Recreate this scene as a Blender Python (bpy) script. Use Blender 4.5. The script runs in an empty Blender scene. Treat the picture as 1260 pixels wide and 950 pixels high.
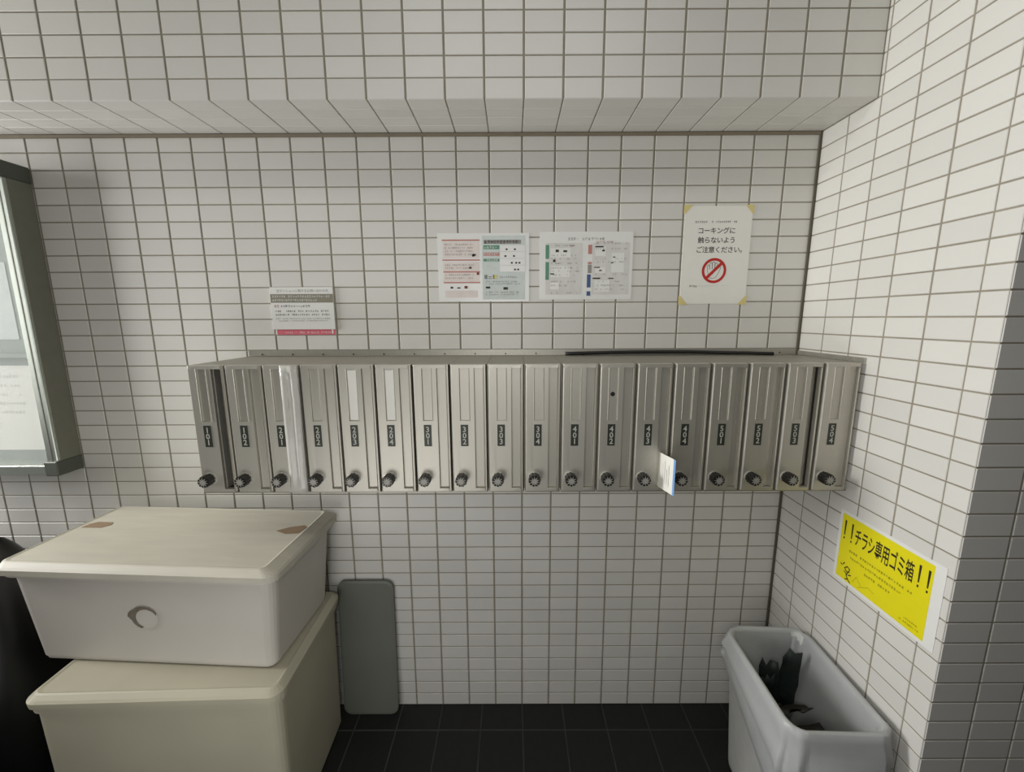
import bpy, bmesh, math, random
from mathutils import Vector, Matrix, noise
PI = math.pi
rnd = random.Random(7)
C = bpy.context.scene.collection

# ---------------------------------------------------------------- camera
cd = bpy.data.cameras.new('camera'); cam = bpy.data.objects.new('camera', cd); C.objects.link(cam)
cd.sensor_width = 36.0; cd.lens = 501.12 * 36.0 / 1260.0; cd.clip_start = 0.02
PITCH, YAW, ROLL = 0.1651, -0.0013, -0.0041
F = Vector((math.sin(YAW)*math.cos(PITCH), math.cos(YAW)*math.cos(PITCH), -math.sin(PITCH)))
R0 = Vector((math.cos(YAW), -math.sin(YAW), 0)); U0 = R0.cross(F)
R = R0*math.cos(ROLL) + U0*math.sin(ROLL); U = -R0*math.sin(ROLL) + U0*math.cos(ROLL)
CAM = Vector((-0.0317, -1.3313, 1.451))
cam.matrix_world = Matrix(((R.x, U.x, -F.x, CAM.x), (R.y, U.y, -F.y, CAM.y), (R.z, U.z, -F.z, CAM.z), (0, 0, 0, 1)))
bpy.context.scene.camera = cam

# ---------------------------------------------------------------- world, lights, exposure
sc = bpy.context.scene
sc.view_settings.view_transform = 'Standard'; sc.view_settings.look = 'None'
sc.view_settings.exposure = 0.12; sc.view_settings.gamma = 1.0; sc.view_settings.use_curve_mapping = False
w = bpy.data.worlds.new('world'); sc.world = w; w.use_nodes = True
w.node_tree.nodes['Background'].inputs[0].default_value = (1.0, 0.97, 0.9, 1)
w.node_tree.nodes['Background'].inputs[1].default_value = 0.02

def area(name, loc, target, sx, sy, watts, col=(1, .995, .975)):
    l = bpy.data.lights.new(name, 'AREA'); l.shape = 'RECTANGLE'; l.size = sx; l.size_y = sy
    l.energy = watts; l.color = col
    o = bpy.data.objects.new(name, l); C.objects.link(o); o.location = loc
    o.rotation_euler = (Vector(target) - Vector(loc)).to_track_quat('-Z', 'Y').to_euler()
    return o
area('entrance_light', (-3.2, -.43, 1.65), (.5, -.28, 1.45), .6, 1.3, 80)       # lit entrance at the left end of the wall
area('low_left_fill', (-.6, -1.35, .60), (-.4, 0, 1.0), .7, .5, 4.2)                # added fill, low and left of the camera, brightens box fronts and wall
area('camera_fill', (-.12, -1.52, 1.46), (.1, 0, 1.42), .25, .25, 3.9)  # added fill just behind the camera for the back wall, not a real source
area('overhead_fill', (.0, -.95, 2.62), (.0, -.95, 0), 1.0, .2, 3.5)  # overhead fill added to lift the upper wall, no fixture is modelled

# ---------------------------------------------------------------- helpers
def link(name, me, mats=None, parent=None, loc=None, rot=None):
    o = bpy.data.objects.new(name, me); C.objects.link(o)
    if mats and me is not None and not me.materials:
        for m in (mats if isinstance(mats, (list, tuple)) else [mats]): me.materials.append(m)
    if parent: o.parent = parent
    if loc is not None: o.location = loc
    if rot is not None: o.rotation_euler = rot
    return o
def tag(o, label=None, cat=None, group=None, kind=None):
    if label: o['label'] = label
    if cat: o['category'] = cat
    if group: o['group'] = group
    if kind: o['kind'] = kind
    return o
def empty(name, loc, label, cat, group=None, rotz=0):
    o = link(name, None, None, None, loc, (0, 0, rotz)); o.empty_display_size = .05
    return tag(o, label, cat, group)
def mesh_of(bm, name='mesh', smooth=False):
    bmesh.ops.recalc_face_normals(bm, faces=bm.faces[:])
    me = bpy.data.meshes.new(name); bm.to_mesh(me); bm.free()
    if smooth:
        for p in me.polygons: p.use_smooth = True
    return me
def box(bm, x0, x1, y0, y1, z0, z1, bev=0.0, seg=1):
    vs = [bm.verts.new((x, y, z)) for x in (x0, x1) for y in (y0, y1) for z in (z0, z1)]
    fs = [bm.faces.new([vs[i] for i in q]) for q in ((0,1,3,2),(4,6,7,5),(0,4,5,1),(2,3,7,6),(0,2,6,4),(1,5,7,3))]
    if bev:
        es = list({e for f in fs for e in f.edges})
        bmesh.ops.recalc_face_normals(bm, faces=fs)
        bmesh.ops.bevel(bm, geom=es, offset=bev, segments=seg, affect='EDGES', profile=.5)
def box_mesh(x0, x1, y0, y1, z0, z1, bev=0.0, seg=1, name='box'):
    bm = bmesh.new(); box(bm, x0, x1, y0, y1, z0, z1, bev, seg); return mesh_of(bm, name)
def rr(cx, cy, hx, hy, r, n=5):                       # rounded rectangle, counter-clockwise
    p = []
    for (sx, sy, a0) in ((1, 1, 0), (-1, 1, PI/2), (-1, -1, PI), (1, -1, 1.5*PI)):
        for i in range(n+1):
            a = a0 + (PI/2)*i/n
            p.append((cx + sx*(hx-r) + r*math.cos(a), cy + sy*(hy-r) + r*math.sin(a)))
    return p
def loft(bm, loops, cap0=False, cap1=False):
    rings = [[bm.verts.new(v) for v in L] for L in loops]
    n = len(rings[0])
    for a, b in zip(rings, rings[1:]):
        for i in range(n): bm.faces.new((a[i], a[(i+1) % n], b[(i+1) % n], b[i]))
    if cap0: bm.faces.new(rings[0][::-1])
    if cap1: bm.faces.new(rings[-1])
    return rings
def cyl(bm, c, axis, r0, r1, length, n=20, caps=True):
    ax = Vector(axis).normalized(); t = ax.orthogonal().normalized(); b = ax.cross(t); c = Vector(c)
    L = [[c + ax*h + (t*math.cos(2*PI*i/n) + b*math.sin(2*PI*i/n))*r for i in range(n)] for h, r in ((0, r0), (length, r1))]
    loft(bm, L, caps, caps)
def tube(bm, pts, r, n=8, rz=None):
    pts = [Vector(p) for p in pts]; loops = []
    for i, p in enumerate(pts):
        d = (pts[min(i+1, len(pts)-1)] - pts[max(i-1, 0)]).normalized()
        s = Vector((0, 0, 1)).cross(d).normalized(); u = d.cross(s)
        loops.append([p + s*math.cos(2*PI*k/n)*r + u*math.sin(2*PI*k/n)*(rz or r) for k in range(n)])
    loft(bm, loops, True, True)

# ---------------------------------------------------------------- materials
def lin(c): return tuple((x/255/12.92 if x/255 <= .04045 else ((x/255+.055)/1.055)**2.4) for x in c) + (1,)
def mat(name, rgb, rough=.5, metal=0.0, var=.06, scale=30.0, bump=0.0, bscale=200.0, stretch=None, island=0.0, translucent=0.0, spec=.5, trans=0.0, alpha=1.0, aniso=0.0):
    m = bpy.data.materials.new(name); m.use_nodes = True; nt = m.node_tree; N = nt.nodes; L = nt.links
    p = N['Principled BSDF']; c = lin(rgb)
    p.inputs['Roughness'].default_value = rough; p.inputs['Metallic'].default_value = metal
    p.inputs['Specular IOR Level'].default_value = spec
    p.inputs['Transmission Weight'].default_value = trans; p.inputs['Alpha'].default_value = alpha
    p.inputs['Anisotropic'].default_value = aniso
    tc = N.new('ShaderNodeTexCoord'); mp = N.new('ShaderNodeMapping'); L.new(tc.outputs['Object'], mp.inputs[0])
    if stretch: mp.inputs['Scale'].default_value = stretch
    nz = N.new('ShaderNodeTexNoise'); nz.inputs['Scale'].default_value = scale; nz.inputs['Detail'].default_value = 4
    L.new(mp.outputs[0], nz.inputs['Vector'])
    mr = N.new('ShaderNodeMapRange'); mr.inputs[1].default_value = .25; mr.inputs[2].default_value = .75
    mr.inputs[3].default_value = 1-var; mr.inputs[4].default_value = 1+var
    L.new(nz.outputs['Fac'], mr.inputs[0])
    hs = N.new('ShaderNodeHueSaturation'); hs.inputs['Color'].default_value = c
    src = mr.outputs[0]
    if island:
        g = N.new('ShaderNodeNewGeometry'); oi = N.new('ShaderNodeObjectInfo')
        ad = N.new('ShaderNodeMath'); ad.operation = 'ADD'; L.new(g.outputs['Random Per Island'], ad.inputs[0]); L.new(oi.outputs['Random'], ad.inputs[1])
        fr = N.new('ShaderNodeMath'); fr.operation = 'FRACT'; L.new(ad.outputs[0], fr.inputs[0])
        r2 = N.new('ShaderNodeMapRange'); r2.inputs[3].default_value = 1-island; r2.inputs[4].default_value = 1+island
        L.new(fr.outputs[0], r2.inputs[0])
        mu = N.new('ShaderNodeMath'); mu.operation = 'MULTIPLY'; L.new(src, mu.inputs[0]); L.new(r2.outputs[0], mu.inputs[1]); src = mu.outputs[0]
    L.new(src, hs.inputs['Value']); L.new(hs.outputs[0], p.inputs['Base Color'])
    if bump:
        n2 = N.new('ShaderNodeTexNoise'); n2.inputs['Scale'].default_value = bscale; L.new(mp.outputs[0], n2.inputs['Vector'])
        b = N.new('ShaderNodeBump'); b.inputs['Strength'].default_value = bump; b.inputs['Distance'].default_value = .002
        L.new(n2.outputs['Fac'], b.inputs['Height']); L.new(b.outputs[0], p.inputs['Normal'])
    if translucent:
        t = N.new('ShaderNodeBsdfTranslucent'); L.new(hs.outputs[0], t.inputs[0])
        mx = N.new('ShaderNodeMixShader'); mx.inputs[0].default_value = translucent
        L.new(p.outputs[0], mx.inputs[1]); L.new(t.outputs[0], mx.inputs[2]); L.new(mx.outputs[0], N['Material Output'].inputs[0])
    return m
M = {}
M['tile'] = mat('white_tile', (221, 219, 213), .42, var=.02, scale=12, island=.035, bump=.05, bscale=60)
M['grout'] = mat('grout', (150, 143, 128), .9, var=.12, scale=25)
M['floor_tile'] = mat('black_floor_tile', (20, 20, 19), .6, var=.2, scale=40, island=.12, bump=.15)
M['floor_grout'] = mat('floor_grout', (66, 65, 62), .9, var=.15)
M['ceiling'] = mat('ceiling_paint', (200, 198, 190), .8)
M['steel'] = mat('brushed_steel', (194, 190, 179), .50, .72, var=.05, scale=30, stretch=(60, 60, 1.2), bump=.04, bscale=30)
M['steel_top'] = mat('brushed_steel_dusty', (176, 173, 163), .45, .7, var=.12, scale=20, stretch=(40, 3, 3))
M['steel_body'] = mat('steel_case', (160, 156, 144), .5, .75, var=.1, scale=20, stretch=(40, 3, 3))
M['steel_dark'] = mat('dark_steel', (60, 57, 52), .5, .6)
M['chrome'] = mat('polished_steel', (215, 212, 204), .35, .7)
M['star'] = mat('dial_star_grey', (160, 158, 150), .6, .3)
M['dial'] = mat('dial_black', (48, 47, 44), .4, .5)
M['plate'] = mat('number_plate_black', (48, 52, 44), .45)
M['digit'] = mat('engraved_white', (186, 186, 174), .6)
M['paper'] = mat('paper_white', (240, 238, 230), .6, var=.015)
M['laminate'] = mat('laminated_white', (236, 236, 232), .3, var=.015)
M['black'] = mat('rubber_black', (22, 22, 20), .55)
M['ink'] = mat('print_black', (50, 47, 44), .6)
M['ink_grey'] = mat('print_grey', (150, 146, 140), .6)
M['ink_light'] = mat('print_pale_grey', (218, 217, 212), .6)
M['ink_red'] = mat('print_red', (196, 40, 36), .5)
M['ink_rose'] = mat('print_rose', (192, 134, 124), .6)
M['ink_pale_rose'] = mat('print_pale_rose', (228, 218, 212), .6)
M['ink_brown'] = mat('print_brown', (120, 52, 40), .6)
M['ink_green'] = mat('print_green', (92, 146, 120), .6)
M['ink_teal'] = mat('print_pale_teal', (208, 216, 212), .6)
M['ink_blue'] = mat('print_blue', (70, 96, 140), .6)
M['ink_yellow'] = mat('print_yellow', (226, 206, 70), .6)
M['ink_pink'] = mat('print_pink', (222, 108, 124), .5)
M['band'] = mat('print_khaki', (140, 136, 120), .5)
M['sign_yellow'] = mat('sign_yellow', (236, 224, 10), .45, var=.02)
M['sign_ink'] = mat('sign_ink', (44, 34, 18), .5)
M['sign_olive'] = mat('sign_olive', (120, 112, 20), .5)
M['masking'] = mat('masking_tape', (224, 208, 142), .7)
M['bin_white'] = mat('white_plastic', (214, 209, 200), .42, var=.03, scale=6, bump=.03, translucent=.2)
M['bin_lid'] = mat('white_plastic_lid', (204, 199, 184), .45, var=.06, scale=8, stretch=(1, 6, 1), translucent=.15)
M['bin_cream'] = mat('cream_plastic', (212, 207, 186), .42, var=.04, scale=6, translucent=.35)
M['contents'] = mat('stored_card', (120, 104, 78), .9, var=.25, scale=15)
M['kraft'] = mat('brown_packing_tape', (140, 118, 92), .6)
M['residue'] = mat('sticker_residue', (116, 106, 94), .7, var=.25, scale=80)
M['grey_plastic'] = mat('grey_plastic', (112, 116, 106), .5, var=.05, scale=8)
M['trash_white'] = mat('trash_bin_plastic', (212, 212, 208), .45)
M['liner'] = mat('white_liner', (214, 216, 216), .35, var=.03, bump=.2, bscale=25, translucent=.35)
M['flyer_green'] = mat('flyer_dark_green', (34, 44, 40), .5, var=.4, scale=60)
M['flyer_dark'] = mat('flyer_dark_brown', (58, 54, 46), .6, var=.3, scale=50)
M['black_bag'] = mat('black_bag', (14, 14, 15), .35, bump=.4, bscale=14)
M['alu'] = mat('aluminium_frame', (190, 196, 186), .35, .8)
M['alu_dark'] = mat('aluminium_side', (122, 122, 110), .5, .3)
M['cap'] = mat('corner_cap', (78, 82, 74), .5)
M['board'] = mat('board_green_grey', (138, 148, 138), .7)
M['blue_edge'] = mat('leaflet_blue', (120, 165, 220), .5)
M['caulk_light'] = mat('brown_caulk', (134, 124, 106), .8)
M['caulk'] = mat('dark_caulk', (92, 86, 72), .8)
M['clear_tape'] = mat('clear_tape', (222, 220, 212), .18, var=.06, scale=20, bump=.3, bscale=60, translucent=.25)
def glass_mat():
    m = bpy.data.materials.new('board_glass'); m.use_nodes = True; p = m.node_tree.nodes['Principled BSDF']
    p.inputs['Base Color'].default_value = (.93, .97, .95, 1); p.inputs['Roughness'].default_value = .03
    p.inputs['Alpha'].default_value = .18; p.inputs['Specular IOR Level'].default_value = .7
    return m
M['glass'] = glass_mat()

# ---------------------------------------------------------------- tiles
BEV, TD = .0011, .006
def tile_bm(bm, w_, h_, mtx):
    def q(e, y): return [mtx @ Vector((sx*(w_/2-e), y, sz*(h_/2-e))) for sx, sz in ((-1,-1),(1,-1),(1,1),(-1,1))]
    loft(bm, [q(0, TD), q(0, BEV), q(BEV, 0)], False, True)
_tm = {}
def tile_mesh(w_, h_, m):
    k = (round(w_, 4), round(h_, 4), m.name)
    if k not in _tm:
        bm = bmesh.new(); tile_bm(bm, w_, h_, Matrix.Identity(4)); me = mesh_of(bm, 'tile'); me.materials.append(m); _tm[k] = me
    return _tm[k]
def proj(p):
    v = Vector(p) - CAM; k = v.dot(F)
    if k < .05: return None
    return 630 + 501.12*v.dot(R)/k, 475 - 501.12*v.dot(U)/k
def px_size(mtx, w_, h_):                             # projected area of a tile inside the frame
    q = [proj(mtx @ Vector((sx*w_/2, 0, sz*h_/2))) for sx, sz in ((-1,-1),(1,-1),(1,1),(-1,1))]
    if any(a is None for a in q): return 0
    q = [(min(max(a, 0), 1260), min(max(b, 0), 950)) for a, b in q]
    return abs(sum(q[i][0]*q[(i+1) % 4][1] - q[(i+1) % 4][0]*q[i][1] for i in range(4)))/2
def tile_surface(parent, cells, m, limit=300, hidden=lambda c: False, name='tile'):
    """cells: (matrix, w, h); the ones that show largest become objects, the rest one joined mesh"""
    sc_ = sorted(cells, key=lambda c: 0 if hidden(c[0].translation) else -px_size(*c))
    big = [c for c in sc_[:limit] if px_size(*c) > 60 and not hidden(c[0].translation)]
    for mt, w_, h_ in big:
        o = link(name, tile_mesh(w_, h_, m), None, parent); o.matrix_local = mt
    rest = sc_[len(big):]
    if rest:
        bm = bmesh.new()
        for mt, w_, h_ in rest: tile_bm(bm, w_, h_, mt)
        tag(link(name + '_field', mesh_of(bm, 'tile_field'), m, parent), kind='stuff')
def T(x, y, z, rx=0, rz=0): return Matrix.Translation((x, y, z)) @ Matrix.Rotation(rz, 4, 'Z') @ Matrix.Rotation(rx, 4, 'X')
JX, JZ, G = .0056, .0034, .0016       # joint widths, joint depth
def struct(name, me, m, label): return tag(link(name, me, m), label, kind='structure')

# back wall: tile face at y = 0, columns on multiples of 0.1, rows of 0.05 from the floor
wb = struct('wall_back', box_mesh(-2.45, .95, G, .12, 0, 2.65), M['grout'], 'white tiled back wall behind the row of steel mailboxes')
cells = []
for i in range(-24, 9):
    for j in range(40):
        cells.append((T(.1*i+.05, 0, .05*j+.025), .1-JX, .05-JZ))
def hid(p):
    if -.80 < p.x < .86 and 1.0 < p.z < 1.30: return True
    if -1.25 < p.x < -.72 and p.z < .78: return True
    if p.x < -1.62 and .97 < p.z < 1.88: return True
    if p.x > .68 and p.z < .4: return True
    return False
tile_surface(wb, cells, M['tile'], 300, hid)

# right wall: face x = .9, from the corner to y = -.55
wr = struct('wall_right', box_mesh(.9+G, 1.75, -.55+G, .1, 0, 2.65), M['grout'], 'white tiled right wall with the yellow sign, ending in a dark pillar face')
cells = []
for j in range(52):
    for i in range(5):
        cells.append((T(.9, -.1*i-.05, .05*j+.025, 0, -PI/2), .1-JX*.8, .05-JZ))
    cells.append((T(.9, -.5245, .05*j+.025, 0, -PI/2), .0475, .05-JZ))
    # pillar face looking at the camera, y = -.55, first column is the other leg of the corner tile
    for i in range(8):
        cells.append((T(.9505 + .1*i - (.0005 if i == 0 else 0), -.55, .05*j+.025), .1-JX*.8, .05-JZ))
tile_surface(wr, cells, M['tile'], 300)

# beam above: soffit at z = 2, face at y = -.19
YB = -.192
wu = struct('wall_upper', box_mesh(-2.45, .9, YB+G, G+.001, 2.0+G, 2.65), M['grout'], 'white tiled overhanging beam across the top of the wall')
cells = []
for i in range(-24, 9):
    for j in range(12):
        cells.append((T(.1*i+.05, YB, 2.0+.05*j+.0245, 0), .1-JX, .05-JZ if j else .0475))
    for k in range(4):
        cells.append((T(.1*i+.05, YB+.0245+.047*k, 2.0, PI/2), .1-JX*.6, .045))
tile_surface(wu, cells, M['tile'], 300)

fl = struct('floor', box_mesh(-3.4, 1.75, -3.4, .1, -.1, -.0012), M['floor_grout'], 'dark floor of square black tiles below the mailboxes')
cells = []
for i in range(-22, 12):
    for j in range(22):
        cells.append((T(.151*i+.0755, -.0985 + .0755 - .151*j - 0, 0, -PI/2), .151-.004, .151-.004))
cells = [(m_, a, b) for m_, a, b in cells if not (m_.translation.x > .87 and m_.translation.y > -.6)]
tile_surface(fl, cells, M['floor_tile'], 300, lambda p: p.x < -.75 and p.y > -.4, 'tile')
struct('ceiling', box_mesh(-3.4, 1.75, -3.4, .12, 2.65, 2.75), M['ceiling'], 'plain pale ceiling above the tiled beam')
struct('trim_1', box_mesh(.893, .8995, -.006, -.0003, 0, 2.0), M['caulk'], 'dark caulked joint in the corner of the two tiled walls')
struct('trim_2', box_mesh(-2.4, .893, -.0055, -.0003, 1.990, 1.9985), M['caulk_light'], 'dark caulked joint between the back wall and the beam')

# ---------------------------------------------------------------- mailboxes
MX0, MP, MZ0, MZ1, MY = -.893, .0993, .978, 1.331, -.265
def heightfield(xs, zs, depth, back):
    """stepped plate looking to -Y: depth(i, j) outward, None = hole"""
    bm = bmesh.new(); nx, nz = len(xs)-1, len(zs)-1
    def d(i, j):
        if i < 0 or j < 0 or i >= nx or j >= nz: return -back
        v = depth(i, j); return -.013 if v is None else v
    def quad(*p): bm.faces.new([bm.verts.new(v) for v in p])
    for i in range(nx):
        for j in range(nz):
            if depth(i, j) is not None:
                y = -d(i, j); quad((xs[i], y, zs[j]), (xs[i+1], y, zs[j]), (xs[i+1], y, zs[j+1]), (xs[i], y, zs[j+1]))
    for i in range(nx+1):
        for j in range(nz):
            a, b = d(i-1, j), d(i, j)
            if abs(a-b) > 1e-6: quad((xs[i], -a, zs[j]), (xs[i], -b, zs[j]), (xs[i], -b, zs[j+1]), (xs[i], -a, zs[j+1]))
    for i in range(nx):
        for j in range(nz+1):
            a, b = d(i, j-1), d(i, j)
            if abs(a-b) > 1e-6: quad((xs[i], -a, zs[j]), (xs[i+1], -a, zs[j]), (xs[i+1], -b, zs[j]), (xs[i], -b, zs[j]))
    bmesh.ops.remove_doubles(bm, verts=bm.verts[:], dist=1e-5)
    bmesh.ops.recalc_face_normals(bm, faces=bm.faces[:])
    for v in bm.verts:                                 # rolled left edges of the door and of the slot
        if abs(v.co.y) < 1e-5 and (abs(v.co.x - xs[0]) < 1e-5 or (abs(v.co.x - xs[7]) < 1e-5 and zs[1]+1e-5 < v.co.z < zs[5]-1e-5)): v.co.y = .0034
    bmesh.ops.dissolve_limit(bm, angle_limit=.02, verts=bm.verts[:], edges=bm.edges[:])
    es = [e for e in bm.edges if len(e.link_faces) == 2 and e.calc_face_angle(0) > .6]
    bmesh.ops.bevel(bm, geom=es, offset=.0009, segments=2, affect='EDGES', profile=.5, clamp_overlap=True)
    me = bpy.data.meshes.new('door'); bm.to_mesh(me); bm.free(); return me
xs = [0, .0030, .0225, .0243, .0484, .0502, .0625, .0865, .0885, .0935]
zs = [0, .0085, .0115, .201, .340, .343, .353]
def dep(i, j):
    if i == 6 and 1 <= j <= 4: return None
    if i == 8: return -.004
    if j in (3, 4):
        if i in (2, 4): return .0014
        if i == 3: return -.0035
    return 0.0
door_me = heightfield(xs, zs, dep, .018)
H = MZ1 - MZ0
bm = bmesh.new()                                       # box body, open at the front
bx = lambda *a: box(bm, *a)
bx(.0004, .0016, -.247, -.001, 0, H); bx(.0977, .0989, -.247, -.001, 0, H)
bx(.0016, .0977, -.247, -.001, H-.0012, H); bx(.0016, .0977, -.247, -.001, 0, .0012); bx(.0016, .0977, -.0022, -.001, .0012, H-.0012)
bx(.0016, .0977, -.262, -.247, -.004, 0); bx(.0016, .0977, -.247, -.001, -.004, 0)
body_me = mesh_of(bm, 'body')
flap_me = box_mesh(0, .0236, -.0012, 0, .009, .3425, .0004)
bm = bmesh.new()
n = 40
def rad(i): return .0162 if (i % 4) < 2 else .0148
loft(bm, [[(rad(i)*math.cos(2*PI*i/n)*s, y, rad(i)*math.sin(2*PI*i/n)*s) for i in range(n)] for y, s in ((0, 1.0), (-.022, 1.0), (-.0245, .93))], True, True)
knob_me = mesh_of(bm, 'knob')
bm = bmesh.new()
st = [((.0138 if i % 2 == 0 else .0062)*math.sin(PI*i/10), (.0138 if i % 2 == 0 else .0062)*math.cos(PI*i/10)) for i in range(20)]
loft(bm, [[(x, y, z) for x, z in st] for y in (-.0235, -.0262)], False, True)
star_me = mesh_of(bm, 'star')
bm = bmesh.new(); cyl(bm, (0, 0, 0), (0, -1, 0), .0178, .0172, .003, 24); collar_me = mesh_of(bm, 'collar')
plate_me = box_mesh(0, .0205, -.0008, 0, 0, .060, .0003)
card_me = box_mesh(0, .0215, -.0006, 0, 0, .135)

def text_mesh(body, size, spacing=1.0, line=1.0, bold=0.0, width=1.0):
    cu = bpy.data.curves.new('lettering', 'FONT'); cu.body = body; cu.size = size; cu.align_x = 'CENTER'; cu.align_y = 'CENTER'
    cu.space_character = spacing; cu.space_line = line; cu.offset = bold; cu.resolution_u = 2; cu.fill_mode = 'FRONT'
    o = bpy.data.objects.new('t', cu); C.objects.link(o)
    dg = bpy.context.evaluated_depsgraph_get(); me = bpy.data.meshes.new_from_object(o.evaluated_get(dg))
    bpy.data.objects.remove(o); bpy.data.curves.remove(cu)
    me.materials.clear()
    xs_ = [v.co.x for v in me.vertices]; ys_ = [v.co.y for v in me.vertices]
    cx, cy = (min(xs_)+max(xs_))/2, (min(ys_)+max(ys_))/2
    for v in me.vertices: v.co = ((v.co.x-cx)*width, 0, v.co.y-cy)
    return me
nums = ['101', '102'] + ['%d0%d' % (a, b) for a in (2, 3, 4, 5) for b in (1, 2, 3, 4)]
where = ['leftmost of the row, its mail slot gaping open', 'between the gaping leftmost one and the tape sealed one', 'its slot sealed with crumpled clear tape',
         'between the tape sealed one and the left name card', 'left one of the two with white name cards', 'right one of the two with white name cards',
         'directly right of the two with white name cards', 'second to the right of the white name cards', 'third to the right of the white name cards',
         'second to the left of the one with a black hole', 'directly left of the one with a black hole', 'with a small black hole in its name window',
         'with the white and blue leaflet in its slot', 'directly right of the protruding leaflet', 'second to the right of the protruding leaflet',
         'third from the right end of the row', 'second from the right end, its mail flap ajar', 'last of the row, against the right wall']
digit_me = {}
for k, num in enumerate(nums):
    lab = 'steel mailbox %s, %s' % (num, where[k])
    r_ = empty('mailbox', (MX0 + MP*k, 0, MZ0), lab, 'mailbox', 'steel mailboxes in a row')
    link('body', body_me, M['steel_body'], r_)
    link('door', door_me, M['steel'], r_, (0.0012, MY, 0))
    ang = {0: 1.5, 16: .42, 15: .16, 14: .05}.get(k, .02)
    f_ = link('mail_flap', flap_me, M['steel'], r_, (.0639, MY+.009, 0), (0, 0, ang))
    pl = link('number_plate', plate_me, M['plate'], r_, (.0255, MY, .130))
    tm = text_mesh('\n'.join(num), .0215, line=.80, bold=.0003)
    link('number', tm, M['digit'], pl, (.01025, -.0011, .030))
    kb = link('dial_knob', knob_me, M['dial'], r_, (.0262, MY-.0028, .039), (0, rnd.uniform(-.3, .3), 0))
    link('dial_star', star_me, M['star'], kb)
    link('dial_collar', collar_me, M['chrome'], kb, (0, .0028, 0))
    if k in (4, 5): link('name_card', card_me, M['paper'], r_, (.0268, MY+.0035, .204))['label'] = 'white name card'
    if k == 11:
        bm = bmesh.new(); cyl(bm, (0, 0, 0), (0, -1, 0), .0062, .0058, .0015, 16)
        link('plug', mesh_of(bm, 'plug'), M['black'], r_, (.0365, MY+.0036, .272))['label'] = 'black round hole'

# long back flange over the boxes, with screws, and its return along the right wall
rail = empty('steel_rail', (0, 0, MZ1), 'thin brushed steel flange running along the wall above the mailboxes', 'rail')
link('wall_flange', box_mesh(-.892, .8925, -.0035, -.0003, .0005, .020, .0004), M['steel_top'], rail)
link('side_flange', box_mesh(.8955, .8994, -.263, -.006, .0005, .013, .0004), M['steel_top'], rail)
bm = bmesh.new(); cyl(bm, (0, 0, 0), (0, -1, 0), .0026, .002, .0015, 8); screw_me = mesh_of(bm, 'screw')
for k in range(18): link('screw', screw_me, M['steel_dark'], rail, (MX0 + MP*(k+.45), -.0035, .006))

# cable lying on top against the flange
bm = bmesh.new()
pts = [(.14, -.012), (.16, -.016), (.20, -.014), (.30, -.0105), (.42, -.010), (.54, -.012), (.64, -.018), (.72, -.030), (.79, -.05)]
tube(bm, [(x, y, MZ1+.0062+.004*math.sin(PI*(x-.14)/.65)*(1 if x < .6 else .5)) for x, y in pts], .0055, 8)
tag(link('cable', mesh_of(bm, 'cable', True), M['black']), 'thin black cable lying on top of the right half of the mailboxes', 'cable')

# leaflet sticking out of 403
lf = empty('leaflet', (.372, -.25, .985), 'small white leaflet with blue edge sticking out of a mailbox slot', 'leaflet')
def sheet(pts, th=.0004):
    bm = bmesh.new(); a = [Vector(p) for p in pts]; nrm = (a[1]-a[0]).cross(a[3]-a[0]).normalized()*th
    loft(bm, [[v for v in a], [v+nrm for v in a]], True, True); return mesh_of(bm, 'sheet')
link('page', sheet([(0, .004, 0), (.004, -.096, .016), (.004, -.096, .112), (0, .004, .1)]), M['paper'], lf)
link('blue_edge', sheet([(.004, -.0962, .016), (.0044, -.1075, .0185), (.0044, -.1075, .114), (.004, -.0962, .112)]), M['blue_edge'], lf)['label'] = 'blue edge strip'
bm = bmesh.new()
for k in range(5):
    y = -.02 - .013*k
    box(bm, -.0004, -.0002, y-.003, y, .03, .03+rnd.uniform(.04, .06))
bmesh.ops.translate(bm, verts=bm.verts[:], vec=(.001, 0, 0))
link('small_print', mesh_of(bm, 'print'), M['ink_light'], lf)

# crumpled clear tape over the slot of 201
bm = bmesh.new(); nx, nz = 8, 22; g = []
for j in range(nz+1):
    row = []
    for i in range(nx+1):
        u, v = i/nx, j/nz
        x = .0485 + .0475*u; y = -.0012 - .0035*math.sin(PI*u)*abs(math.sin(3*v+1)) - .004*max(0, 1-abs(u-.72)/.18) + rnd.uniform(-.0011, .0003) + (.006 if .3 < u < .6 and .06 < v < .92 else 0)*0
        if .25 < u < .62 and .07 < v < .93: y += .0065
        row.append(bm.verts.new((x, y, -.001 + .354*v)))
    g.append(row)
for j in range(nz):
    for i in range(nx): bm.faces.new((g[j][i], g[j][i+1], g[j+1][i+1], g[j+1][i]))
me = mesh_of(bm, 'tape', True)
o = tag(link('packing_tape', me, M['clear_tape'], None, (MX0+2*MP, MY-.001, MZ0)), 'crumpled strip of clear packing tape stuck over the slot of mailbox 201', 'tape')
s_ = o.modifiers.new('solid', 'SOLIDIFY'); s_.thickness = .0003

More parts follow.
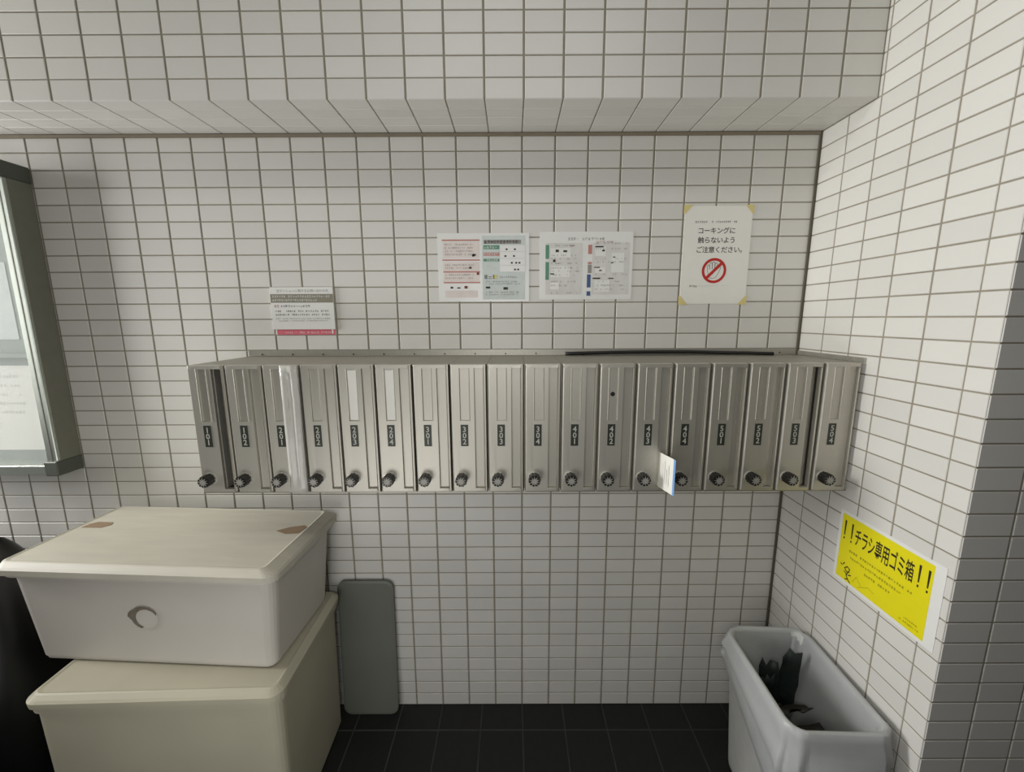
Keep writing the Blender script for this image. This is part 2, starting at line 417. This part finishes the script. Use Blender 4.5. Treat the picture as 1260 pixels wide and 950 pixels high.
# ---------------------------------------------------------------- printed papers
def rects(lst, y, name='print'):
    bm = bmesh.new()
    for x0, z0, x1, z1 in lst:
        bm.faces.new([bm.verts.new(p) for p in ((x0, y, z0), (x1, y, z0), (x1, y, z1), (x0, y, z1))])
    me = bpy.data.meshes.new(name); bm.to_mesh(me); bm.free(); return me
def glyphs(x0, x1, z, h, gap=.25, fill=.8, seed=0):   # a line of tiny illegible characters
    r = random.Random(seed + int(z*1e5)); out = []; x = x0
    while x < x1 - h:
        if r.random() < fill:
            a = x + h*.08; b = x + h*.88
            out += [(a, z + h*.42, b, z + h*.56)]
            if r.random() < .8: out += [((a+b)/2 - h*.07, z, (a+b)/2 + h*.07, z + h*.95)]
            if r.random() < .6: out += [(a, z + h*.82, b, z + h*.95)]
            if r.random() < .5: out += [(a, z, b, z + h*.12)]
            if r.random() < .4: out += [(a, z, a + h*.13, z + h*.8)]
        x += h*(1+gap*r.random())
    return out
def paper(name, x0, x1, z0, z1, label, cat, m, th=.0008, y=-.0004, group=None):
    o = empty(name, ((x0+x1)/2, y, (z0+z1)/2), label, cat, group)
    hx, hz = (x1-x0)/2, (z1-z0)/2
    link('sheet', box_mesh(-hx, hx, -th, 0, -hz, hz), m, o)
    return o, hx, hz, -th
EP = .00025
def put(o, name, lst, y, m):
    if name in ('white_box', 'white_row', 'panel', 'icon', 'rose_panel', 'rose_bar', 'green_bar', 'blue_bar', 'green_cell'):
        for q in lst: p = link(name, rects([q], y-EP), m, o)
        return p
    p = link(name, rects(lst, y-EP), m, o)
    if len(lst) > 12: p['kind'] = 'stuff'
    return p

# small management notice
o, hx, hz, y = paper('notice_plate', -.803, -.603, 1.418, 1.551, 'small white notice plate with khaki heading band, left of the posters', 'notice', M['laminate'], .004)
put(o, 'heading_band', [(-hx, .018, hx, .045)], y, M['band'])
tm = text_mesh('当マンションに関するお問い合わせ先', .0098); link('heading', tm, M['ink_grey'], o, (.004, y-2*EP, .055))
put(o, 'band_text', glyphs(-hx+.006, hx-.008, .034, .0068, .15, .95, 1) + glyphs(-hx+.006, hx-.05, .0225, .0068, .15, .95, 2), y-EP, M['laminate'])
put(o, 'body_text', glyphs(-hx+.03, hx-.07, .0035, .0075, .2, .9, 3) + glyphs(-hx+.012, hx-.012, -.0115, .0058, .3, .85, 4) + glyphs(-hx+.012, hx-.012, -.0225, .0058, .3, .85, 5), y, M['ink'])
put(o, 'small_print', glyphs(-hx+.012, hx-.012, -.034, .004, .2, .9, 6) + glyphs(-hx+.016, hx-.02, -.041, .004, .2, .9, 7), y, M['ink_grey'])
put(o, 'red_mark', glyphs(-hx+.01, -hx+.027, .0035, .008, .1, 1, 8), y, M['ink_rose'])
o, hx, hz, y = paper('pink_slip', -.798, -.604, 1.401, 1.4175, 'narrow pink paper slip stuck along the lower edge of the khaki notice', 'slip', M['ink_pink'], .0008)
put(o, 'white_text', glyphs(-hx+.03, hx-.012, -.004, .006, .2, .85, 9), y, M['laminate'])
put(o, 'white_margin', [(-hx, -hz, -hx+.005, hz), (hx-.012, -hz*.6, hx-.007, hz)], y, M['laminate'])

# left poster
o, hx, hz, y = paper('waste_poster', -.265, .022, 1.504, 1.713, 'white landscape poster with pale rose tables left and green headings right', 'poster', M['laminate'])
put(o, 'rose_panel', [(-hx+.016, .05, -.014, .078), (-hx+.016, .03, -.014, .05), (-hx+.016, -.01, -.014, .017), (-hx+.016, -.045, -.014, -.014), (-hx+.02, -.092, -.02, -.07)], y, M['ink_pale_rose'])
put(o, 'rose_bar', [(-hx+.014, .081, -.012, .0855), (-hx+.014, .0215, -.012, .0255), (-hx+.016, -.0145, -.012, -.0105), (-hx+.016, -.0475, -.012, -.0435)], y-EP, M['ink_rose'])
put(o, 'rose_text', sum([glyphs(-hx+.022, -.03, z, .005, .3, .8, 20) for z in (.068, .058, .048, .038, .006, -.003, -.024, -.034)], []), y-EP, M['ink_grey'])
put(o, 'icon', [(-.036, .034, -.029, .04), (-.033, .036, -.024, .042), (-.046, -.003, -.038, .003), (-.106, -.064, -.098, -.058), (-.085, -.064, -.075, -.06)], y-2*EP, M['ink'])
put(o, 'dark_photos', [(-.022, -.022, -.014, -.014), (-.062, -.064, -.052, -.056)], y-2*EP, M['ink_brown'])
put(o, 'teal_panel', [(-.004, -hz+.006, hz+.026, hz-.008)], y, M['ink_teal'])
put(o, 'white_row', [(.052, z, hx-.013, z+.019) for z in (-.0125, .008, .0285, .049)], y-EP, M['laminate'])
put(o, 'dark_heading', [(.001, .072, .118, .084)], y-EP, M['ink_grey'])
put(o, 'heading_text', glyphs(.003, .117, .0735, .0092, .1, .95, 30), y-2*EP, M['ink'])
put(o, 'green_cell', [(.0, .056, .05, .068), (.0, .019, .05, .027)], y-EP, M['ink_green'])
put(o, 'red_cells', [(.0, .036, .05, .046)], y-EP, M['ink_rose'])
put(o, 'cell_text', glyphs(.002, .049, .058, .008, .1, .95, 31) + glyphs(.002, .049, .0375, .007, .1, .95, 32) + glyphs(.002, .049, .0195, .007, .1, .95, 33) + glyphs(.002, .049, .001, .008, .1, .95, 34) , y-2*EP, M['laminate'])
put(o, 'icon', [(.066+dx, z+.004, .072+dx, z+.009) for z, dxs in ((-.0125, (.03, .04)), (.008, (.02, .034, .044)), (.0285, (0, .027)), (.049, (.004, .03))) for dx in dxs] + [(.006, -.064, .02, -.058), (.062, -.068, .076, -.06)], y-2*EP, M['ink'])
put(o, 'bottom_heading', glyphs(.002, .042, -.034, .012, .05, 1, 35), y-2*EP, M['ink'])
put(o, 'yellow_mark', [(.034, -.034, .04, -.022)], y-3*EP, M['ink_yellow'])
put(o, 'grey_text', sum([glyphs(.006, .115, z, .0045, .25, .8, 36) for z in (-.045, -.052, -.078, -.085)], []) + glyphs(.05, .115, -.032, .006, .2, .9, 37), y-EP, M['ink_grey'])

# right poster
o, hx, hz, y = paper('sorting_poster', .055, .3475, 1.509, 1.716, 'white landscape poster with green, red and blue side bars, right of the first poster', 'poster', M['laminate'])
put(o, 'heading', glyphs(-.068, .062, .078, .008, .25, .9, 40), y, M['ink_grey'])
put(o, 'panel', [(-.127, -.088, -.012, .07), (.02, -.088, hx-.01, .07)], y, M['ink_light'])
put(o, 'white_box', [(-.112, .026, -.048, .054), (.028, .03, .062, .06), (.03, -.022, .062, -.004), (.08, -.02, .12, .04), (-.11, -.034, -.05, .0), (.028, -.08, .076, -.044), (-.112, -.072, -.084, -.05)], y-EP, M['laminate'])
put(o, 'green_bar', [(-.1275, .022, -.1165, .064), (-.1275, -.042, -.1165, .012)], y-EP, M['ink_green'])
put(o, 'red_bar', [(.006, .036, .018, .064), (.006, .006, .018, .012)], y-EP, M['ink_rose'])
put(o, 'grey_bar', [(.006, -.022, .018, .004)], y-EP, M['ink_grey'])
put(o, 'blue_bar', [(.004, -.066, .016, -.026), (.004, -.092, .016, -.078)], y-EP, M['ink_blue'])
put(o, 'icon', [(-.096, .042, -.086, .05), (-.072, .042, -.06, .048), (-.104, .012, -.096, .02), (.028, .056, .054, .06), (.05, .044, .058, .049), (.042, -.016, .05, -.012), (.084, .025, .092, .028), (.078, .008, .086, .011), (-.112, -.026, -.1, -.022), (.022, -.04, .046, -.036), (.072, -.04, .088, -.037), (.026, -.006, .044, -.003)], y-2*EP, M['ink'])
put(o, 'grey_text', sum([glyphs(-.11, -.02, z, .0045, .5, .5, 41) for z in (.06, .03, .02, .006, -.008, -.018, -.03, -.05, -.062, -.085)], []) + sum([glyphs(.03, .13, z, .0045, .5, .5, 43) for z in (.066, .05, .02, .01, -.028, -.05, -.062, -.074)], []), y-2*EP, M['ink_grey'])
put(o, 'rose_text', glyphs(.03, .09, .07, .005, .2, .8, 44) + glyphs(-.05, -.03, .058, .005, .2, .8, 45), y-2*EP, M['ink_rose'])

# portrait poster: do not touch the caulking
o, hx, hz, y = paper('warning_poster', .5035, .713, 1.494, 1.79, 'white portrait poster with a red no touching symbol, taped at its corners', 'poster', M['paper'])
put(o, 'small_heading', glyphs(-hx+.034, -hx+.074, .098, .006, .15, .9, 50) + glyphs(-.02, .062, .0985, .0055, .25, .8, 51), y, M['ink'])
for s, z in (('コーキングに', .0755), ('触らないよう', .047), ('ご注意ください。', .0185)):
    link('lettering', text_mesh(s, .0205, .92, bold=.0002), M['ink'], o, (-.002 + (.012 if s.endswith('。') else 0), y-EP, z))
put(o, 'footer', glyphs(-hx+.028, -hx+.055, -.096, .006, .15, .9, 52), y, M['ink'])
put(o, 'footer_line', glyphs(-.048, .045, -.094, .0035, .2, .7, 53), y, M['ink_light'])
def strokes(lines, wd, y):
    bm = bmesh.new()
    for L_ in lines:
        for (x0, z0), (x1, z1) in zip(L_, L_[1:]):
            d = Vector((x1-x0, z1-z0)); l = d.length or 1; d /= l; nx_, nz_ = -d.y*wd/2, d.x*wd/2; ex, ez = d.x*wd*.4, d.y*wd*.4
            bm.faces.new([bm.verts.new(p) for p in ((x0-nx_-ex, y, z0-nz_-ez), (x1-nx_+ex, y, z1-nz_+ez), (x1+nx_+ex, y, z1+nz_+ez), (x0+nx_-ex, y, z0+nz_-ez))])
    me = bpy.data.meshes.new('strokes'); bm.to_mesh(me); bm.free(); return me
hand = [[(-.017, -.016), (-.021, .004), (-.022, .015), (-.018, .018), (-.0155, .014), (-.014, .004), (-.0145, .02), (-.0125, .025), (-.008, .024), (-.007, .018), (-.006, .005), (-.006, .023), (-.003, .0275), (.001, .0255), (.0015, .02), (.0015, .006), (.003, .021), (.0055, .0245), (.009, .022), (.009, .016), (.0085, .003), (.012, .006), (.018, .012), (.0205, .010), (.019, .004), (.013, -.010), (.006, -.021), (-.004, -.024), (-.012, -.022), (-.017, -.016)], [(-.004, -.004), (.004, -.001), (.008, .002)], [(-.008, -.012), (-.002, -.009)]]
sx_, sz_ = -.002, -.0455
ho = link('hand_symbol', strokes(hand, .0016, y-EP), M['ink_grey'], o, (sx_, 0, sz_))
bm = bmesh.new(); nn = 48
loft(bm, [[(r*math.cos(2*PI*i/nn), y-2*EP, r*math.sin(2*PI*i/nn)) for i in range(nn)] for r in (.0385, .0305)])
a = (.033*math.cos(PI/4)); dx = .0032
bm.faces.new([bm.verts.new((p[0], y-2.2*EP, p[1])) for p in ((-a-dx, -a+dx), (-a+dx, -a-dx), (a+dx, a-dx), (a-dx, a+dx))])
link('prohibition_ring', mesh_of(bm, 'ring'), M['ink_red'], o, (sx_, 0, sz_))
for sx, sz in ((-1, 1), (1, 1), (-1, -1), (1, -1)):
    cx, cz = sx*hx, sz*hz; e = .024 if sz > 0 else .026
    tri = [(cx + sx*.004, cz + sz*.003), (cx - sx*e, cz + sz*.003), (cx - sx*(e-.004), cz - sz*.001), (cx - sx*.002, cz - sz*(e-.002)), (cx + sx*.004, cz - sz*e)]
    bm = bmesh.new(); bm.faces.new([bm.verts.new((p[0], y-.0004, p[1])) for p in tri]); me = mesh_of(bm, 'corner')
    t_ = link('corner_tape', me, M['masking'], o)
    t_.modifiers.new('solid', 'SOLIDIFY').thickness = .0002

# yellow sign on the right wall (local frame: x along the wall towards the camera, -y out of the wall)
sg = empty('yellow_sign', (.8996, -.393, .8145), 'yellow notice sheet with white border on the right tiled wall above the trash bin', 'sign', None, -PI/2)
link('sheet', box_mesh(-.1425, .1425, -.0008, 0, -.103, .103), M['laminate'], sg)
put(sg, 'yellow_print', [(-.133, -.0935, .119, .0935)], -.0008, M['sign_yellow'])
EPS = -.0008-2*EP
tm = text_mesh('チラシ専用ゴミ箱', .03, .93, bold=.0004)
wx = max(v.co.x for v in tm.vertices)*2; wz = max(v.co.z for v in tm.vertices)*2
for v in tm.vertices: v.co.x *= .163/wx; v.co.z *= .053/wz
link('lettering', tm, M['sign_ink'], sg, (-.0055, EPS, .048))
for x in (-.121, -.098, .089, .110):
    bm = bmesh.new()
    bm.faces.new([bm.verts.new(p) for p in ((x-.0016, EPS, .034), (x+.0016, EPS, .034), (x+.0028, EPS, .077), (x-.0028, EPS, .077))])
    bm.faces.new([bm.verts.new(p) for p in ((x-.002, EPS, .022), (x+.002, EPS, .022), (x+.002, EPS, .028), (x-.002, EPS, .028))])
    link('exclamation_mark', mesh_of(bm, 'mark'), M['sign_ink'], sg)
put(sg, 'small_text', glyphs(-.099, .086, -.005, .0066, .1, .95, 60) + glyphs(-.094, .06, -.0225, .0066, .1, .95, 61) + glyphs(-.046, .036, -.041, .0066, .1, .95, 62), -.0008-EP, M['sign_olive'])
put(sg, 'small_text', glyphs(.07, .112, -.072, .0045, .12, .9, 63) + glyphs(.06, .112, -.082, .0045, .12, .9, 64), -.0008-EP, M['sign_olive'])
fig = [[(-.112, -.058), (-.104, -.05), (-.096, -.053), (-.097, -.063), (-.106, -.064), (-.112, -.058)], [(-.101, -.066), (-.104, -.076), (-.098, -.084), (-.106, -.088)], [(-.104, -.072), (-.112, -.068)], [(-.098, -.072), (-.09, -.068)], [(-.098, -.084), (-.09, -.09)], [(-.118, -.05), (-.115, -.044)], [(-.121, -.054), (-.126, -.052)]]
link('small_figure', strokes(fig, .003, EPS), M['sign_ink'], sg, (.006, 0, .0))
link('figure_lines', strokes([[(-.076, -.08), (-.066, -.06), (-.05, -.078)], [(-.06, -.086), (-.03, -.066), (-.012, -.07)]], .0008, EPS), M['sign_olive'], sg)

# ---------------------------------------------------------------- left notice board
NB = empty('notice_board', (-1.80, 0, 1.43), 'glazed aluminium notice board on the back wall at the left edge', 'notice board')
D_, hx, hz = .072, .30, .474
link('back_panel', box_mesh(-hx+.004, hx-.004, -.012, -.001, -hz+.004, hz-.004), M['board'], NB)
def member(name, x0, x1, z0, z1, y0=-D_, m='alu_dark'): return link(name, box_mesh(x0, x1, y0, -.001, z0, z1, .0015), M[m], NB)
for s in (-1, 1):
    member('frame_side', *sorted((s*hx, s*(hx-.012))), -hz, hz, -D_+.004)
    f_ = link('door_stile', box_mesh(*sorted((s*(hx-.001), s*(hx-.034))), -D_-.004, -D_+.012, -hz+.03, hz-.03, .002), M['alu'], NB)
    link('groove', box_mesh(*sorted((s*(hx-.015), s*(hx-.018))), -D_-.0047, -D_-.0037, -hz+.032, hz-.032), M['alu_dark'], f_)
member('frame_top', -hx, hx, hz-.03, hz, -D_, 'alu_dark'); member('frame_bottom', -hx, hx, -hz, -hz+.03, -D_-.004, 'alu')
for sx in (-1, 1):
    for sz in (-1, 1):
        link('corner_cap', box_mesh(*sorted((sx*(hx+.003), sx*(hx-.04))), -D_-.012, -.002, *sorted((sz*(hz+.003), sz*(hz-.045))), .003), M['cap'], NB)
link('glass', box_mesh(-hx+.03, hx-.03, -D_+.004, -D_+.008, -hz+.03, hz-.03), M['glass'], NB)
link('divider', box_mesh(-hx+.012, hx-.012, -.03, -.012, -.10, -.085, .002), M['board'], NB)
for nm, x0, x1, z0, z1, lab in (('pinned_sheet', -1.95, -1.60, 1.02, 1.305, 'white sheet pinned in the lower half of the notice board'), ('pinned_poster', -2.0, -1.62, 1.39, 1.63, 'pale poster pinned in the upper half of the notice board')):
    o, a_, b_, y = paper(nm, x0, x1, z0, z1, lab, 'sheet', M['paper'] if nm == 'pinned_sheet' else M['ink_teal'], .0008, -.0125)
    put(o, 'text_lines', sum([glyphs(-a_+.03, a_-.04, b_-.04-.03*q, .010, .2, .85, 70+q) for q in range(5)], []), y, M['ink_light'])

# ---------------------------------------------------------------- storage boxes on the left
def rloop(hx, hy, r, z, n=5): return [(x, y, z) for x, y in rr(0, 0, hx, hy, r, n)]
def tub(bm, hx, hy, h, taper, r=.03, th=.003, lip=.014, lipd=.02, tapery=None):
    """open tapered box with a turned down rim, top at z = h"""
    bx_, by_ = hx-lip-taper, hy-lip-(taper if tapery is None else tapery); tx, ty = hx-lip, hy-lip
    L = [rloop(bx_-th, by_-th, r*.8, th), rloop(tx-th, ty-th, r, h-.004), rloop(tx, ty, r, h), rloop(hx-.003, hy-.003, r+lip, h), rloop(hx, hy, r+lip, h-.004),
         rloop(hx, hy, r+lip, h-lipd), rloop(hx-.003, hy-.003, r+lip, h-lipd), rloop(hx-.003, hy-.003, r+lip, h-.006), rloop(tx+.0005, ty+.0005, r, h-.006), rloop(bx_, by_, r*.8, .012), rloop(bx_-.012, by_-.012, r*.6, 0)]
    rings = loft(bm, L, False, True); bm.faces.new(rings[0])
def lid(bm, hx, hy, z, r=.045, slope=.03, rise=.013, skirt=.016, shift=0, sy=None):
    sy = slope if sy is None else sy
    L = [rloop(hx, hy, r, z-skirt), rloop(hx+.001, hy+.001, r, z-.004), rloop(hx-.004, hy-.004, r, z+.001), *[[(x-shift, y, zz) for x, y, zz in rloop(hx-slope-e, hy-sy-e, r*.6, z+rise+dz)] for e, dz in ((0, 0), (.004, .0015), (.010, -.001))]]
    rings = loft(bm, L, False, True)
    L2 = [rloop(hx, hy, r, z-skirt), rloop(hx-.003, hy-.003, r, z-skirt), rloop(hx-.003, hy-.003, r, z-.006)]
    loft(bm, L2, False, True)
    bmesh.ops.remove_doubles(bm, verts=bm.verts[:], dist=1e-6)

LB = empty('storage_box', (-.955, -.2475, .0), 'cream plastic storage box standing on the floor, lower one of the stack', 'box', 'stacked plastic storage boxes', math.radians(1.6))
lhx, lhy, lh = .318, .199, .50
bm = bmesh.new(); tub(bm, lhx, lhy, lh, .008, .03, .0035, .008, .03); link('body', mesh_of(bm, 'body', False), M['bin_cream'], LB)
bm = bmesh.new(); lid(bm, lhx+.004, lhy+.004, lh+.006, .035, .014, .008, .02); link('lid', mesh_of(bm, 'lid'), M['bin_cream'], LB)
bm = bmesh.new(); loft(bm, [rloop(lhx-.02, lhy-.02, .02, .006), rloop(lhx-.0185, lhy-.0185, .02, .25)], True, True)
link('contents', mesh_of(bm, 'contents'), M['contents'], LB)['label'] = 'brownish contents showing through the lower half'

TZ = lh + .0155
TB = empty('storage_box', (-1.008, -.208, TZ), 'white plastic storage box with taped lid, on top of the cream box', 'box', 'stacked plastic storage boxes', math.radians(-3.0))
thx, thy, th_ = .384, .176, .292
bm = bmesh.new(); tub(bm, thx-.004, thy-.004, th_, .026, .03, .003, .016, .022, .012); link('body', mesh_of(bm, 'body'), M['bin_white'], TB)
bm = bmesh.new(); lid(bm, thx, thy, th_+.005, .028, .021, .010, .02, .010, .014); link('lid', mesh_of(bm, 'lid'), M['bin_lid'], TB)
def tape_piece(pts, zt):
    bm = bmesh.new(); loft(bm, [[(x, y, zt-.0002) for x, y in pts], [(x, y, zt+.0006) for x, y in pts]], True, True); return mesh_of(bm, 'tape')
zt = th_+.005+.0095
link('tape_patch', tape_piece([(-.352, .020), (-.29, .022), (-.275, .040), (-.285, .055), (-.335, .055), (-.348, .042)], zt), M['kraft'], TB)['label'] = 'brown tape patch by the left edge'
link('tape_patch', tape_piece([(.262, .028), (.30, .012), (.335, .018), (.345, .052), (.33, .064), (.29, .05)], zt), M['kraft'], TB)['label'] = 'brown tape patch by the right edge'
# round sticker with a peeled edge on the front
slope = .012/.28
bm = bmesh.new(); n = 28
ring0 = [(.036*math.cos(2*PI*i/n), 0, .036*math.sin(2*PI*i/n)) for i in range(n)]
loft(bm, [ring0, [(x, -.0012, z) for x, y, z in ring0], [(x*.86, -.0018, z*.86) for x, y, z in ring0]], False, True)
fy = -(thy-.004-.016) + .012*(1-.155/th_)
stick = link('round_sticker', mesh_of(bm, 'sticker'), M['bin_white'], TB, (.0, fy-.0004, .150), (math.atan(slope), 0, 0))
bm = bmesh.new()
arc = [(.037*math.cos(t), .037*math.sin(t)) for t in [PI*.12 + k*(PI*1.25)/12 for k in range(13)]]
inn = [(.030*math.cos(t) + .004, .028*math.sin(t) - .003) for t in [PI*.12 + k*(PI*1.25)/12 for k in range(13)]]
va = [bm.verts.new((x*(1.25 if k in (7, 8) else 1), -.0022-.003*math.sin(PI*k/12), z)) for k, (x, z) in enumerate(arc)]; vb = [bm.verts.new((x, -.0021, z)) for x, z in inn]
for k in range(12): bm.faces.new((va[k], va[k+1], vb[k+1], vb[k]))
link('peeled_edge', mesh_of(bm, 'peel'), M['residue'], stick)['label'] = 'dirty peeled edge of the sticker'

# grey lid leaning on the wall beside the boxes
bm = bmesh.new()
L = [[(x, yy, z) for x, z in rr(0, .265, .10, .265, .03, 6)] for yy in (0, -.008)]
L.append([(x*.93, -.010, .265+(z-.265)*.97) for x, z in rr(0, .265, .10, .265, .03, 6)])
loft(bm, L, True, True)
o = tag(link('box_lid', mesh_of(bm, 'lid'), M['grey_plastic'], None, (-.560, -.031, .0005), (-.042, 0, 0)), 'grey plastic lid leaning against the tiled wall behind the stacked boxes', 'lid')

# black rubbish bags in the dark left corner
def bag(name, c, s, seed, label):
    bm = bmesh.new(); bmesh.ops.create_icosphere(bm, subdivisions=4, radius=1)
    r = random.Random(seed); ph = [(Vector((r.gauss(0, 1), r.gauss(0, 1), r.gauss(0, 1))).normalized()*r.uniform(3, 7), r.uniform(0, 6)) for _ in range(10)]
    for v in bm.verts:
        d = v.co.copy(); k = 1 + .045*sum(math.sin(d.dot(f)+p) for f, p in ph)/2.2
        q = Vector((d.x*s[0], d.y*s[1], d.z*s[2]))*k
        if d.z > 0: q.x *= 1 - .35*d.z; q.y *= 1 - .35*d.z
        q.z = max(q.z, -s[2]*.82); v.co = q
    z0 = min(v.co.z for v in bm.verts)
    tag(link(name, mesh_of(bm, 'bag', True), M['black_bag'], None, (c[0], c[1], .0005 - z0)), label, 'rubbish bag', 'black rubbish bags')
bag('rubbish_bag', (-1.575, -.22, 0), (.165, .19, .435), 3, 'black plastic rubbish bag on the floor against the wall left of the stacked boxes')
bag('rubbish_bag', (-2.22, -.34, 0), (.33, .30, .60), 9, 'added unseen black rubbish bag, farthest left, shading the wall under the notice board')  # added out of view to block entrance light from the lower left wall
bag('rubbish_bag', (-1.62, -.80, 0), (.22, .22, .25), 5, 'lower black rubbish bag on the floor, in front of the taller one')

# ---------------------------------------------------------------- trash bin with liner
BX, BY, BZ = .760, -.345, .472
bw, bd = .1175, .166
tr = empty('trash_bin', (BX, BY, 0), 'slim white plastic trash bin with a liner in the right corner under the sign', 'trash bin', None, math.radians(-2.0))
bm = bmesh.new()
L = [rloop(bw-.026, bd-.026, .03, .006, 8), rloop(bw-.004, bd-.004, .035, BZ-.004, 8), rloop(bw, bd, .038, BZ-.001, 8), rloop(bw+.004, bd+.004, .04, BZ-.004, 8), rloop(bw+.004, bd+.004, .04, BZ-.022, 8), rloop(bw, bd, .036, BZ-.022, 8), rloop(bw-.020, bd-.020, .032, .03, 8), rloop(bw-.022, bd-.022, .032, .012, 8), rloop(bw-.034, bd-.034, .03, 0, 8)]
rings = loft(bm, L, False, True); bm.faces.new(rings[0])
link('body', mesh_of(bm, 'body', True), M['trash_white'], tr)
bm = bmesh.new(); n = 12; base = rr(0, 0, 1, 1, .3, n); N_ = len(base)
def lloop(off, z, wob, hem=None, sd=0):
    out = []
    for i, (x, y) in enumerate(rr(0, 0, bw+off, bd+off, .04+max(off, -.01), n)):
        a = 2*PI*i/N_; k = wob*(math.sin(9*a+sd) + .7*math.sin(17*a+2.1*sd+1) + .5*math.sin(29*a+sd*.7))
        l = math.hypot(x, y); zz = z if hem is None else hem(x, y, a) 
        lim = .1285
        px_, py_ = x + x/l*k, y + y/l*k
        out.append((min(px_, lim), py_, zz + (k*.7 if hem is None else 0)))
    return out
hem = lambda t: (lambda x, y, a: BZ - t*(.10 + .17*max(0, min(1, (.12-y)/.25)) + .012*math.sin(7*a) + .010*math.sin(15*a+1)))
L = [lloop(-.034, .08, .002, None, 1), lloop(-.026, .20, .004, None, 1.4), lloop(-.019, .34, .004, None, 1.7), lloop(-.010, BZ-.03, .0022, None, 2), lloop(-.005, BZ+.001, .0008), lloop(.001, BZ+.004, .0006), lloop(.007, BZ+.001, .001),
     lloop(.012, 0, .0020, hem(.22), 2), lloop(.019, 0, .0042, hem(.42), 2.2), lloop(.013, 0, .0036, hem(.62), 2.5), lloop(.012, 0, .0050, hem(.82), 2.8), lloop(.008, 0, .0062, hem(1.0), 3.1)]
L2 = []
for a_, b_ in zip(L, L[1:]):
    m_ = 3
    for q in range(m_): L2.append([tuple(Vector(p)*(1-q/m_) + Vector(p2)*(q/m_)) for p, p2 in zip(a_, b_)])
L2.append(L[-1])
rings = loft(bm, L2, True)
bm.normal_update()
for v in bm.verts:
    c = v.co; out = Vector((c.x/bw, c.y/bd, 0)).normalized() if abs(c.x) + abs(c.y) > .01 else Vector()
    a = (abs(noise.noise(Vector((c.x*14 + c.z*9, c.y*14 - c.z*5, c.z*10)))) + .5*abs(noise.noise(Vector((c.x*34 - c.z*20, c.y*34, c.z*24 + 7)))) - .25)*.014
    a *= .35 if c.z > BZ - .006 else 1
    n_ = c + out*a
    v.co = (min(n_.x, .1285), n_.y, n_.z)
link('liner', mesh_of(bm, 'liner', True), M['liner'], tr)['label'] = 'translucent white bin liner folded over the rim'
# discarded flyers inside
def flyer(name, c, w_, h_, rot, m, label, seed):
    r = random.Random(seed); bm = bmesh.new(); g = []
    for j in range(6):
        g.append([bm.verts.new((w_*(i/5-.5), .010*math.sin(2.2*i/5+seed) + r.uniform(-.007, .007), h_*j/5 + (r.uniform(-.022, .012) if j == 5 else 0))) for i in range(6)])
    for j in range(5):
        for i in range(5): bm.faces.new((g[j][i], g[j][i+1], g[j+1][i+1], g[j+1][i]))
    o = tag(link(name, mesh_of(bm, 'flyer', True), M[m], None, c, rot), label, 'flyer', 'flyers thrown in the trash bin')
    o.modifiers.new('solid', 'SOLIDIFY').thickness = .0006
flyer('flyer', (.722, -.250, .26), .045, .120, (.10, .15, .1), 'flyer_green', 'lowest dark green flyer standing at the left of the back end of the bin', 1)
flyer('flyer', (.764, -.240, .26), .050, .150, (.02, -.10, -.15), 'flyer_green', 'middle dark green flyer standing at the back end of the bin', 2)
flyer('flyer', (.812, -.238, .26), .052, .185, (.02, .02, .12), 'flyer_green', 'tallest dark green flyer standing in the right back corner of the bin', 2.5)
flyer('flyer', (.757, -.272, .30), .15, .075, (.95, .0, .05), 'flyer_dark', 'brownish flyer leaning back in the middle of the bin', 3)
flyer('flyer', (.757, -.345, .315), .155, .11, (1.48, -.06, -.05), 'flyer_dark', 'brownish flyer lying nearly flat in the front half of the bin', 4)
